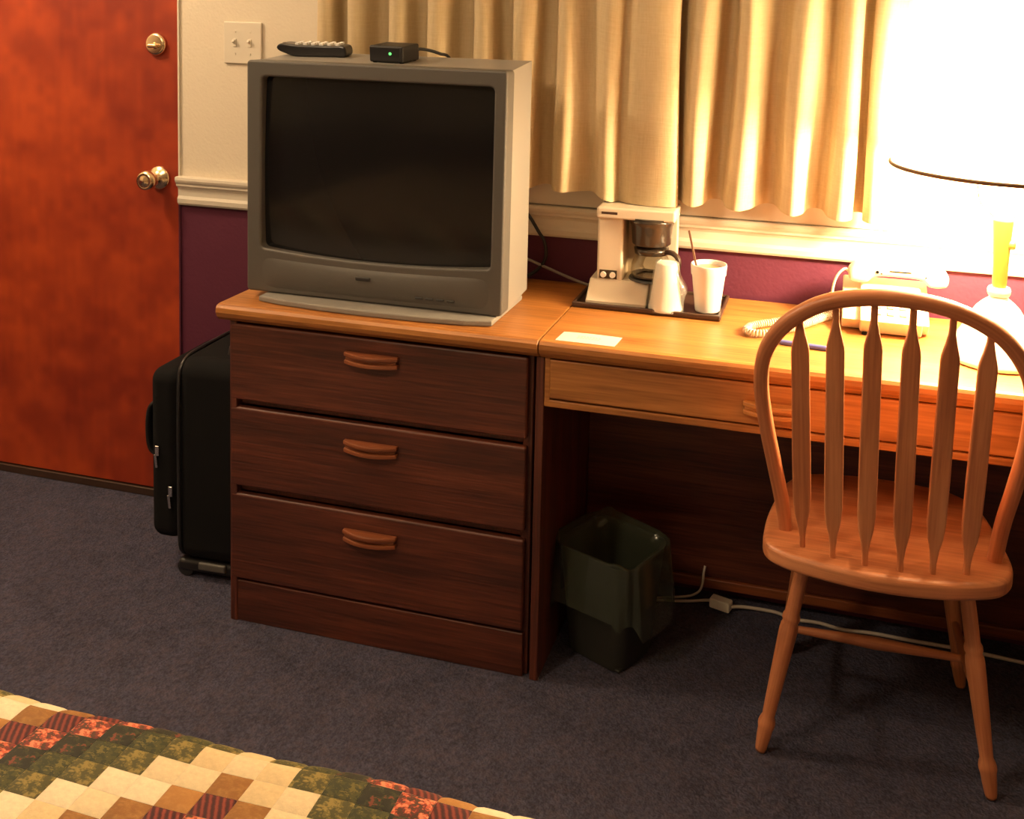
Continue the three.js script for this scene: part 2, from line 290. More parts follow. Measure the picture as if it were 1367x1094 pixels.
// ---------------------------------------------------------------- television
{
  const X = -0.18, o = thing('television', 'large grey tube television with a dark screen on the dresser', 'television', [X, TOP, 0.22]);
  const zf = 0.385, y0 = 0.770, y1 = 1.306, xl = -0.494, xr = 0.134;
  const L = (g) => g.translate(-X, -TOP, -0.22);
  // front bezel with an opening for the tube
  const s = new THREE.Shape(); const r = 0.010;
  s.moveTo(xl + r, y0); s.lineTo(xr - r - 0.003, y0); s.quadraticCurveTo(xr - 0.003, y0, xr - 0.003, y0 + r); s.lineTo(xr, y1 - r); s.quadraticCurveTo(xr, y1, xr - r, y1); s.lineTo(xl + r, y1); s.quadraticCurveTo(xl, y1, xl, y1 - r); s.lineTo(xl, y0 + r); s.quadraticCurveTo(xl, y0, xl + r, y0);
  const hole = new THREE.Path(), a = -0.456, b = 0.103, c0 = 0.872, c1 = 1.270, q = 0.012;
  hole.moveTo(a + q, c0); hole.quadraticCurveTo((a + b) / 2, c0 - 0.022, b - q, c0); hole.quadraticCurveTo(b, c0, b, c0 + q); hole.lineTo(b + 0.002, c1 - q); hole.quadraticCurveTo(b + 0.002, c1, b - q, c1); hole.lineTo(a + q, c1); hole.quadraticCurveTo(a, c1, a, c1 - q); hole.lineTo(a - 0.002, c0 + q); hole.quadraticCurveTo(a, c0, a + q, c0);
  s.holes.push(hole);
  part('bezel', L(extrude(s, 0.05, 0.005, 3).translate(0, 0, zf - 0.05)), M.tvGrey, o);
  // curved tube face
  const scr = sheet((u, v) => { const x = -0.47 + 0.59 * u, y = 0.845 + 0.435 * v, p = 2 * u - 1, w = 2 * v - 1; return V(x, y, zf - 0.022 + 0.020 * (1 - p * p) * 0.6 + 0.020 * (1 - w * w) * 0.4 - 0.004); }, 24, 18);
  part('screen', L(scr), M.screen, o, 'dark glass screen');
  part('screen_backing', L(bb(xl + 0.02, xr - 0.02, 0.82, 1.29, 0.30, 0.345)), M.tvDark, o);
  // shallow swelling panel under the screen
  const chin = sheet((u, v) => { const x = -0.462 + 0.57 * u, w = Math.sin(Math.PI * v) ** 0.7, e = Math.min(1, Math.min(u, 1 - u) * 14); return V(x, 0.780 + (0.066 - 0.016 * (2 * u - 1) ** 2 * -0.6) * v, zf - 0.001 + 0.009 * w * e * (1 - 0.5 * (2 * u - 1) ** 2)); }, 40, 12, 0.004);
  part('control_panel', L(chin), M.tvGrey, o);
  part('badge', L(rb(0.036, 0.008, 0.004, 0.002, -0.195, 0.826, zf + 0.0085)), M.tvDark, o, 'small dark oval badge');
  for (let k = 0; k < 4; k++) part('button', L(rb(0.018, 0.005, 0.004, 0.0015, -0.06 + k * 0.025, 0.795, zf + 0.006)), M.tvDark, o);
  // cabinet: straight behind the bezel, then drawn in round the tube
  const ring = (x0, x1, yb, yt, z) => [[x0, yb, z], [x1, yb, z], [x1, yt, z], [x0, yt, z]];
  const rings = [ring(xl + 0.003, xr - 0.006, y0 + 0.002, y1 - 0.002, zf - 0.048), ring(xl + 0.010, xr - 0.014, y0 + 0.004, y1 + 0.012, 0.17), ring(xl + 0.05, xr - 0.054, y0 + 0.008, y1 - 0.02, 0.150), ring(xl + 0.10, xr - 0.10, y0 + 0.02, y1 - 0.10, 0.122), ring(xl + 0.12, xr - 0.12, y0 + 0.03, y1 - 0.12, 0.115)];
  const pos = []; const tri = (...p) => p.forEach((v) => pos.push(...v));
  for (let k = 0; k + 1 < rings.length; k++) for (let e = 0; e < 4; e++) { const A = rings[k][e], B = rings[k][(e + 1) % 4], C = rings[k + 1][(e + 1) % 4], D = rings[k + 1][e]; tri(A, C, B, A, D, C); }
  const l = rings[4]; tri(l[0], l[2], l[1], l[0], l[3], l[2]);
  const cab = new THREE.BufferGeometry(); cab.setAttribute('position', new THREE.Float32BufferAttribute(pos, 3)); cab.computeVertexNormals();
  part('cabinet', L(cab), M.tvSilver, o, 'lighter grey cabinet sides');
  const foot = [[-0.445, 0.20], [0.118, 0.20], [0.118, 0.412], [0.06, 0.425], [-0.05, 0.434], [-0.165, 0.437], [-0.28, 0.434], [-0.38, 0.425], [-0.445, 0.412]];
  part('base', L(extrude(foot.map(([x, z]) => [x, -z]), 0.013, 0.003).rotateX(-Math.PI / 2).translate(0, TOP + 0.0005, 0)), M.tvSilver, o, 'pale grey plinth');
  part('foot', L(bb(-0.40, 0.07, TOP + 0.012, y0 + 0.003, 0.13, 0.36)), M.tvDark, o);
}
// ---------------------------------------------------------------- remote control and set-top box on the television
const TVTOP = 1.307;                                                // the cabinet top rises a little towards the back
{
  const o = thing('remote_control', 'black remote control with pale buttons lying on top of the television', 'remote control', [-0.404, TVTOP + 0.0057, 0.235], 0.12); o.rotation.x = 0.083;
  const side = smoothPts([[-0.088, 0.022], [-0.080, 0.030], [-0.03, 0.028], [0.04, 0.027], [0.080, 0.026], [0.085, 0.018], [0.083, 0.003], [0.05, 0.001], [-0.045, 0.001], [-0.066, 0.007], [-0.084, 0.015]], 60);
  part('body', extrude(side, 0.048, 0.004).translate(0, 0, -0.024), M.blackShiny, o);
  for (let i = 0; i < 6; i++) for (let j = 0; j < 3; j++) part('button', rb(0.010, 0.008, 0.009, 0.002, -0.038 + i * 0.020, 0.0295, -0.014 + j * 0.014), M.white, o);
  part('power_button', cyl(0.004, 0.004, 0.004, 14, -0.074, 0.0300, 0.008), M.brown, o);
  const b = thing('receiver_box', 'small black receiver box with a green light on top of the television', 'receiver box', [-0.182, TVTOP + 0.0030, 0.268], -0.10); b.rotation.x = 0.083;
  part('case', rb(0.088, 0.038, 0.075, 0.004, 0, 0.0205, 0), M.black, b);
  part('front_panel', rb(0.080, 0.031, 0.003, 0.0012, -0.002, 0.0205, 0.0375), M.blackShiny, b);
  part('indicator_light', new THREE.SphereGeometry(0.0035, 14, 10).translate(0.012, 0.022, 0.039), std({ color: 0x113311, emissive: new THREE.Color().setRGB(0.25, 1.6, 0.3), emissiveIntensity: 1 }), b, 'glowing green indicator light');
  for (const [x, z] of [[-0.035, -0.028], [0.035, -0.028], [-0.035, 0.028], [0.035, 0.028]]) part('rubber_foot', cyl(0.005, 0.005, 0.0025, 12, x, 0.001, z), M.blackSoft, b);
  part('cable', tube([[0.030, 0.024, -0.036], [0.040, 0.024, -0.055], [0.055, 0.017, -0.080], [0.070, 0.008, -0.098], [0.075, 0.005, -0.112], [0.078, -0.02, -0.136], [0.078, -0.10, -0.150], [0.07, -0.30, -0.152], [0.06, -0.45, -0.150]], 0.0038, 60), M.black, b);
}
// ---------------------------------------------------------------- cables hanging beside the television
{
  const o = thing('power_cord', 'dark cord hanging behind the right side of the television', 'cord', [0.12, TOP, 0.03]);
  part('cord', tube([[-0.06, 0.20, 0.02], [-0.035, 0.160, 0.006], [-0.012, 0.125, 0.006], [0.0, 0.108, 0.006], [0.004, 0.06, 0.004], [-0.03, 0.02, 0.01], [-0.09, 0.006, 0.02]], 0.0045, 50), M.black, o);
  const g = thing('aerial_cable', 'grey cable lying along the dresser top behind the television', 'cord', [0.12, TOP, 0.03]);
  part('cable', tube([[-0.12, 0.075, 0.04], [-0.05, 0.060, 0.012], [0.0, 0.042, 0.006], [0.06, 0.022, 0.007], [0.12, 0.006, 0.010], [0.15, 0.004, 0.012]], 0.0036, 50), M.tvSilver, g);
}
// ---------------------------------------------------------------- curtains
function curtainGeo(profile, hem, top, lean) {
  const path = new THREE.CatmullRomCurve3(profile.map(([x, z]) => V(x, 0, z)), false, 'centripetal'); path.arcLengthDivisions = 1200;
  const L = path.getLength(), n = Math.round(L / 0.006);
  return sheet((u, v) => {
    const c = path.getPointAt(1 - u), h = hem(c.x, c.z), y = h + (top - h) * v;
    const sway = lean * (y - 1.0), soft = 1 - 0.22 * v;
    return V(c.x + sway + 0.004 * Math.sin(y * 7 + c.x * 30), y, 0.078 + (c.z - 0.078) * soft + 0.003 * Math.sin(y * 9 + c.x * 21));
  }, n, 36, 0.0016, [L, 1.1]);
}
const hook = (o, x0, x1, n, m) => { for (let i = 0; i < n; i++) part('ring', new THREE.TorusGeometry(0.017, 0.0025, 8, 20).rotateY(Math.PI / 2).translate(x0 + (x1 - x0) * i / (n - 1), 2.135, 0.078), m, o); };
{
  const waves = (x0, x1, ridges, z0, A) => {                       // ridges: x of each fold crest; valleys half way between
    const p = [[x0, z0]];
    ridges.forEach((x, i) => { p.push([x - 0.022, z0 + A * 0.55], [x, z0 + A], [x + 0.020, z0 + A * 0.55]); const nx = ridges[i + 1]; if (nx) p.push([(x + nx) / 2 - 0.012, z0 - A * 0.9], [(x + nx) / 2 + 0.012, z0 - A * 0.9]); });
    p.push([x1, z0]); return p;
  };
  const a = thing('curtain', 'beige curtain panel hanging behind the television, its edge over the coffee maker', 'curtain', [0, 0, 0]);
  const left = waves(-0.487, 0.245, [-0.462, -0.372, -0.262, -0.150, -0.035, 0.075, 0.180], 0.070, 0.033);
  left.push([0.272, 0.100], [0.290, 0.112], [0.308, 0.104], [0.322, 0.083], [0.334, 0.092], [0.352, 0.108], [0.39, 0.119], [0.43, 0.120], [0.452, 0.112], [0.458, 0.098]);
  part('cloth', curtainGeo(left, (x, z) => (x < 0.25 ? 1.003 - (z - 0.072) * 0.10 : x < 0.31 ? 1.003 - (x - 0.25) * 0.30 : 0.9865 - (x - 0.31) * 0.004), 2.115, 0.0), M.curtain, a);
  hook(a, -0.45, 0.40, 9, M.chrome);
  const b = thing('curtain', 'beige curtain panel hanging beside the glowing lamp shade', 'curtain', [0, 0, 0]);
  const right = [[0.415, 0.070], [0.44, 0.060]].concat(waves(0.462, 0.945, [0.498, 0.603, 0.728, 0.832, 0.902], 0.078, 0.036));
  part('cloth', curtainGeo(right, (x, z) => 0.998 - (x - 0.45) * 0.022 - (z - 0.078) * 0.16, 2.115, 0.030), M.curtain, b);
  hook(b, 0.44, 0.93, 7, M.chrome);
  const r = thing('curtain_rod', 'brass curtain rod above the window', 'curtain rod', [0.24, 2.15, 0.078]);
  part('rod', cyl(0.010, 0.010, 1.66, 16).rotateZ(Math.PI / 2), M.brass, r);
  for (const s of [-1, 1]) { part('finial', new THREE.SphereGeometry(0.018, 16, 12).translate(s * 0.84, 0, 0), M.brass, r); part('bracket', bb(s * 0.79 - 0.008, s * 0.79 + 0.008, -0.012, 0.012, -0.078, 0.006), M.brass, r); }
}
// ---------------------------------------------------------------- coffee tray
const TR = TOP + 0.0005;
{
  const o = thing('tray', 'dark brown plastic tray holding the coffee maker and cups', 'tray', [0.414, TR, 0.122], 0);
  const w = 0.342, d = 0.178;
  part('tray_floor', rb(w, 0.006, d, 0.003, 0, 0.003, 0), M.brown, o);
  part('tray_rim', [rb(w, 0.010, 0.008, 0.003, 0, 0.008, d / 2 - 0.003), rb(w, 0.010, 0.008, 0.003, 0, 0.008, -d / 2 + 0.003), rb(0.008, 0.010, d, 0.003, w / 2 - 0.003, 0.008, 0), rb(0.008, 0.010, d, 0.003, -w / 2 + 0.003, 0.008, 0)], M.brown, o);
}
const TF = TR + 0.0065;
{
  const o = thing('coffee_maker', 'small cream drip coffee maker standing on the tray under the curtain hem', 'coffee maker', [0.370, TF, 0.120], 0.03);
  const L = (g) => g.translate(-0.370, -TF, -0.120);
  // base: a wedge that slopes down to the front
  const side = [[-0.198, TF], [-0.198, TF + 0.010], [-0.150, 0.812], [-0.050, 0.812], [-0.050, TF]];
  part('base', L(merge([extrude(side, 0.141, 0.003).rotateY(Math.PI / 2).translate(0.269, 0, 0), bb(0.40, 0.465, TF, 0.812, 0.050, 0.132, 0.004)])), M.beige, o);
  part('column', L(bb(0.284, 0.345, 0.80, 0.975, 0.052, 0.150, 0.006)), M.beige, o);
  part('back_wall', L(bb(0.335, 0.463, 0.80, 0.975, 0.050, 0.072, 0.004)), M.beige, o);
  part('head', L(bb(0.282, 0.467, 0.957, 0.9845, 0.050, 0.160, 0.006)), M.beige, o);
  part('name_strip', L(bb(0.294, 0.332, 0.968, 0.974, 0.1590, 0.1608, 0.0006)), M.brown, o, 'faint brown lettering strip');
  for (const x of [0.301, 0.323]) part('switch_button', L(cyl(0.0065, 0.0075, 0.008, 18).rotateX(Math.PI / 2).translate(x, 0.823, 0.152)), M.white, o);
  part('switch_panel', L(bb(0.291, 0.333, 0.813, 0.834, 0.148, 0.1515, 0.001)), M.smoke, o);
  part('filter_basket', L(lathe([[0.001, 0.895], [0.042, 0.895], [0.046, 0.899], [0.049, 0.940], [0.053, 0.950], [0.056, 0.962], [0.001, 0.962]]).translate(0.407, 0, 0.115)), M.smoke, o, 'dark brown filter basket');
  part('warming_plate', L(cyl(0.050, 0.052, 0.005, 32, 0.407, 0.8145, 0.112)), M.tvDark, o);
  part('data_label', L(rb(0.046, 0.0006, 0.024, 0.0002).rotateX(0.86).translate(0.322, 0.7866, 0.1768)), M.white, o, 'small white sticker');
  const c = thing('carafe', 'glass coffee carafe with a dark collar inside the coffee maker', 'carafe', [0.407, 0.8175, 0.112]);
  part('base_ring', lathe([[0.034, 0.0], [0.043, 0.0], [0.0455, 0.004], [0.0455, 0.007], [0.042, 0.006], [0.034, 0.004]], 36), M.smoke, c, 'dark ring under the glass');
  part('glass_bowl', lathe([[0.001, 0.001], [0.040, 0.001], [0.046, 0.006], [0.0485, 0.016], [0.046, 0.032], [0.040, 0.048], [0.036, 0.058], [0.0375, 0.068]], 40), M.glass, c);
  part('collar', lathe([[0.0375, 0.056], [0.0395, 0.056], [0.041, 0.064], [0.041, 0.070], [0.030, 0.074], [0.0, 0.075]], 40), M.smoke, c, 'dark plastic collar and lid');
  part('handle', sweep(curve([[0.036, 0.064, 0.012], [0.055, 0.064, 0.022], [0.068, 0.054, 0.028], [0.070, 0.036, 0.029], [0.064, 0.018, 0.026]]), V(0, 0, 1), 0.0055, 0.008, 30, 12), M.brown, c);
}
{
  const o = thing('wrapped_cups', 'stack of upturned white cups in clear plastic wrap on the tray', 'cups', [0.4555, TF, 0.178]);
  part('cup_stack', lathe([[0.0, 0.110], [0.021, 0.110], [0.0235, 0.106], [0.027, 0.085], [0.0325, 0.042], [0.036, 0.018], [0.0375, 0.010], [0.039, 0.007], [0.039, 0.002], [0.036, 0.0005]], 40), M.foam, o);
  const wrap = sheet((u, v) => { const a = u * 2 * Math.PI, wr = 0.0010 * Math.sin(a * 7 + v * 9) + 0.0006 * Math.sin(a * 13 - v * 5), bulge = Math.exp(-(((v - 0.45) / 0.22) ** 2)) * Math.max(0, Math.cos(a - 0.15)) ** 3 * 0.016; const r = (0.0415 - 0.016 * v) * (v > 0.97 ? 0.75 : 1) + wr + bulge; return V(r * Math.cos(a), 0.001 + 0.1135 * v, r * Math.sin(a)); }, 72, 24);
  part('plastic_wrap', wrap, M.film, o, 'crinkled clear wrap');
}
{
  const o = thing('foam_cup', 'open white foam cup with a stir stick in it on the tray corner', 'cup', [0.549, TF, 0.158]);
  part('cup', lathe([[0.0, 0.001], [0.0275, 0.001], [0.0285, 0.004], [0.0375, 0.084], [0.0395, 0.086], [0.0412, 0.107], [0.0405, 0.110], [0.0385, 0.110], [0.0375, 0.106], [0.034, 0.075], [0.026, 0.006], [0.0, 0.006]], 44), M.foam, o);
  part('coffee', cyl(0.0365, 0.0362, 0.002, 36, 0, 0.0985, 0), std({ color: new THREE.Color().setRGB(0.40, 0.25, 0.13), roughness: 0.3 }), o, 'milky coffee surface');
  const s = thing('stir_stick', 'thin brown stir stick leaning in the foam cup', 'stir stick', [0.549, TF, 0.158]);
  part('stick', along(rb(0.0052, 0.150, 0.0022, 0.001, 0, 0.075, 0), V(-0.010, 0.040, 0.020), V(-0.052, 0.182, -0.020)), std({ color: new THREE.Color().setRGB(0.16, 0.07, 0.035), roughness: 0.5 }), s);
}
// ---------------------------------------------------------------- card and pen on the desk
{
  const cv = document.createElement('canvas'); cv.width = 512; cv.height = 240; const g = cv.getContext('2d');
  g.fillStyle = '#efe6d6'; g.fillRect(0, 0, 512, 240); g.fillStyle = '#a39a78'; g.globalAlpha = 0.75; for (let i = 0; i < 3; i++) for (let x = 150; x < 350; x += 26) g.fillRect(x + (i * 7) % 11, 78 + i * 26, 14 + ((x * 7 + i * 31) % 9), 9);
  const t = new THREE.CanvasTexture(cv); t.colorSpace = THREE.SRGBColorSpace;
  const o = thing('paper_card', 'small cream paper card lying near the front edge of the desk', 'card', [0.337, TOP, 0.420], 0.0);
  const c = sheet((u, v) => V(-0.066 + 0.126 * u + 0.004 * v, 0.0012 + 0.0012 * Math.sin(u * 3) * v, 0.029 - 0.058 * v), 14, 6, 0.0007);
  part('card', c, std({ map: t, roughness: 0.6 }), o);
}
{
  const o = thing('pen', 'blue pen with a brown tip lying on the desk behind the chair', 'pen', [0.775, TOP + 0.0055, 0.325], -0.12);
  part('barrel', lathe([[0, 0.044], [0.0045, 0.044], [0.0052, 0.04], [0.0052, -0.05], [0.004, -0.053], [0, -0.053]], 18).rotateZ(-Math.PI / 2), std({ color: new THREE.Color().setRGB(0.10, 0.11, 0.34), roughness: 0.35 }), o);
  part('tip', lathe([[0.0045, 0], [0.0036, 0.008], [0.0012, 0.020], [0, 0.022]], 16).rotateZ(Math.PI / 2).translate(-0.0505, 0, 0), M.brown, o);
}
// ---------------------------------------------------------------- telephone with handset and coiled cord
{
  const o = thing('telephone', 'cream desk telephone with its handset across the back, in front of the maroon wall', 'telephone', [0.945, TOP, 0.12]);
  const L = (g) => g.translate(-0.945, -TOP, -0.12);
  const prof = (x0, x1, z0, z1, hf, hb) => extrude([[-(z1 - 0.024), TOP + 0.004], [-z1, TOP + hf - 0.004], [-(z1 - 0.006), TOP + hf], [-(z0 + 0.02), TOP + hb], [-z0, TOP + hb - 0.004], [-z0, TOP + 0.004]], x1 - x0, 0.004).rotateY(Math.PI / 2).translate(x0, 0, 0);
  part('body', L(prof(0.846, 1.028, 0.040, 0.186, 0.034, 0.094)), M.phone, o);
  part('keypad_block', L(prof(0.884, 1.013, 0.075, 0.208, 0.040, 0.088)), M.phone, o);
  const sl = Math.atan2(0.048, 0.11);
  for (let r = 0; r < 4; r++) for (let c = 0; c < 3; c++) part('key', L(rb(0.014, 0.005, 0.010, 0.0015).rotateX(sl).translate(0.921 + c * 0.026, TOP + 0.0485 + r * 0.0085, 0.187 - r * 0.0205)), M.tvSilver, o);
  for (const [x, z] of [[0.87, 0.055], [1.0, 0.055], [0.895, 0.19], [1.0, 0.19]]) part('rubber_foot', L(cyl(0.006, 0.006, 0.005, 12, x, TOP + 0.0025, z)), M.blackSoft, o);
  const h = thing('telephone_handset', 'cream telephone handset resting across the back of the telephone', 'handset', [0.963, 0.866, 0.092], 0.02);
  const hp = smoothPts([[-0.104, -0.012], [-0.106, 0.010], [-0.090, 0.024], [-0.050, 0.028], [0, 0.029], [0.050, 0.028], [0.090, 0.024], [0.106, 0.010], [0.104, -0.012], [0.092, -0.017], [0.066, -0.016], [0.052, -0.004], [0, 0.0], [-0.052, -0.004], [-0.066, -0.016], [-0.092, -0.017]], 90);
  part('grip', extrude(hp, 0.046, 0.010, 4).translate(0, 0, -0.023), M.phone, h);
  part('groove', rb(0.046, 0.0024, 0.0024, 0.0006, 0.004, 0.014, 0.0232), M.pit, h, 'dark narrow slot');
  part('microphone_hole', cyl(0.0035, 0.0035, 0.0024, 14).rotateX(Math.PI / 2).translate(-0.045, 0.010, 0.0230), M.pit, h);
  part('microphone_hole', cyl(0.0018, 0.0018, 0.0024, 12).rotateX(Math.PI / 2).translate(-0.036, 0.007, 0.0230), M.pit, h);
  part('microphone_hole', cyl(0.0016, 0.0016, 0.0024, 12).rotateX(Math.PI / 2).translate(0.058, 0.006, 0.0230), M.pit, h);
  // coiled cord: a helix wound about a path over the desk, ending in the handset's left end
  const c = new THREE.Group(); c.name = 'cord'; o.add(c);
  const tail = tube([[0.859, 0.866, 0.095], [0.850, 0.873, 0.097], [0.836, 0.862, 0.100], [0.828, 0.845, 0.102], [0.824, 0.825, 0.103], [0.823, 0.812, 0.103]], 0.0032, 40);
  const path = curve([[0.823, 0.818, 0.103], [0.824, 0.795, 0.102], [0.828, 0.772, 0.098], [0.822, 0.7642, 0.105], [0.80, 0.7642, 0.140], [0.768, 0.7642, 0.192], [0.738, 0.7642, 0.235], [0.704, 0.7642, 0.272], [0.672, 0.7642, 0.290], [0.650, 0.7642, 0.282], [0.652, 0.7642, 0.250], [0.675, 0.7642, 0.222], [0.70, 0.7642, 0.200], [0.730, 0.7642, 0.170], [0.79, 0.7642, 0.12], [0.825, 0.7642, 0.085], [0.837, 0.7635, 0.072]]);
  const n = 2600, turns = Math.round(path.getLength() / 0.0062), pts = [];
  for (let i = 0; i <= n; i++) { const t = i / n, q = path.getPointAt(t), Tn = path.getTangentAt(t), up = Math.abs(Tn.y) > 0.9 ? V(1, 0, 0) : V(0, 1, 0), B = Tn.clone().cross(up).normalize(), N = B.clone().cross(Tn), an = t * turns * 2 * Math.PI; pts.push(q.addScaledVector(B, 0.0066 * Math.cos(an)).addScaledVector(N, 0.0066 * Math.sin(an))); }
  const coil = new THREE.TubeGeometry(new THREE.CatmullRomCurve3(pts), 2600, 0.0021, 5, false);
  part('straight_lead', tail.translate(-0.945, -TOP, -0.12), M.phone, c);
  part('coil', coil.translate(-0.945, -TOP, -0.12), M.phone, c);
}
// ---------------------------------------------------------------- table lamp
const LX = 1.149, LZ = 0.262;
{
  const o = thing('table_lamp', 'large table lamp with a broad white drum shade glowing on the desk', 'lamp', [LX, TOP, LZ]);
  part('base', lathe([[0, 0.0005], [0.092, 0.0005], [0.097, 0.004], [0.096, 0.010], [0.085, 0.030], [0.072, 0.052], [0.060, 0.074], [0.051, 0.092], [0.042, 0.106], [0.031, 0.117], [0.021, 0.125], [0.0165, 0.131], [0.0155, 0.134]], 56), phys({ color: new THREE.Color().setRGB(0.78, 0.74, 0.66), roughness: 0.25, clearcoat: 0.6 }), o, 'white flared ceramic base');
  part('collar', lathe([[0.014, 0.131], [0.0205, 0.132], [0.0225, 0.137], [0.0225, 0.143], [0.0205, 0.148], [0.012, 0.149]], 40), M.white, o, 'white ring collar');
  part('stem', lathe([[0.0135, 0.147], [0.0140, 0.160], [0.0158, 0.21], [0.0178, 0.25], [0.0205, 0.284], [0.0205, 0.292], [0.010, 0.293]], 36), M.yellow, o, 'yellow socket stem');
  part('switch', along(lathe([[0, -0.004], [0.010, -0.004], [0.0105, 0.008], [0.008, 0.013], [0, 0.014]], 18), V(0.012, 0.238, 0.004), V(0.04, 0.238, 0.008)), M.yellow, o);
  const bulbY = 0.355;
  part('light_bulb', lathe([[0.0, 0.392], [0.018, 0.387], [0.029, 0.370], [0.0315, 0.353], [0.027, 0.332], [0.018, 0.313], [0.0135, 0.302], [0.0135, 0.293]], 30), std({ color: 0xffffff, emissive: WARM, emissiveIntensity: 30 }), o, 'glowing light bulb');
  const bulb = new THREE.PointLight(WARM, LAMP_CD); bulb.name = 'bulb_light'; bulb.position.set(0, bulbY, 0); bulb.castShadow = true; bulb.shadow.radius = 2.4; bulb.shadow.bias = -0.002; o.add(bulb);
  part('harp', [tube([[-0.016, 0.290, 0], [-0.045, 0.32, 0], [-0.050, 0.38, 0], [-0.035, 0.44, 0], [0, 0.468, 0], [0.035, 0.44, 0], [0.050, 0.38, 0], [0.045, 0.32, 0], [0.016, 0.290, 0]], 0.0018, 60), cyl(0.006, 0.006, 0.034, 16, 0, 0.482, 0)], M.brass, o);
  const SB = 0.391, ST = 0.74, RB = 0.222, RT = 0.192;                  // shade bottom and top above the desk
  const shade = new THREE.Group(); shade.name = 'lamp_shade'; o.add(shade);
  const cloth = phys({ color: new THREE.Color().setRGB(0.86, 0.82, 0.74), roughness: 1, transmission: 0.5, thickness: 0, emissive: WARM.clone().multiplyScalar(SHADE_GLOW), side: THREE.DoubleSide });
  part('shade_cloth', lathe([[RB, SB + 0.003], [RT, ST - 0.003]], 72), cloth, shade, 'glowing white shade cloth');
  part('shade_trim', [new THREE.TorusGeometry(RB + 0.001, 0.0042, 10, 90).rotateX(Math.PI / 2).translate(0, SB, 0), new THREE.TorusGeometry(RT, 0.0032, 10, 90).rotateX(Math.PI / 2).translate(0, ST, 0)], std({ color: new THREE.Color().setRGB(0.13, 0.075, 0.035), roughness: 0.8 }), shade, 'narrow brown edging');
  part('spider', [0, 1, 2].map((k) => tube([[0, 0.498, 0], [0.06 * Math.cos(k * 2.094), 0.505, 0.06 * Math.sin(k * 2.094)], [0.16 * Math.cos(k * 2.094), 0.66, 0.16 * Math.sin(k * 2.094)], [RT * Math.cos(k * 2.094), ST - 0.004, RT * Math.sin(k * 2.094)]], 0.0016, 20)), M.brass, shade);
}
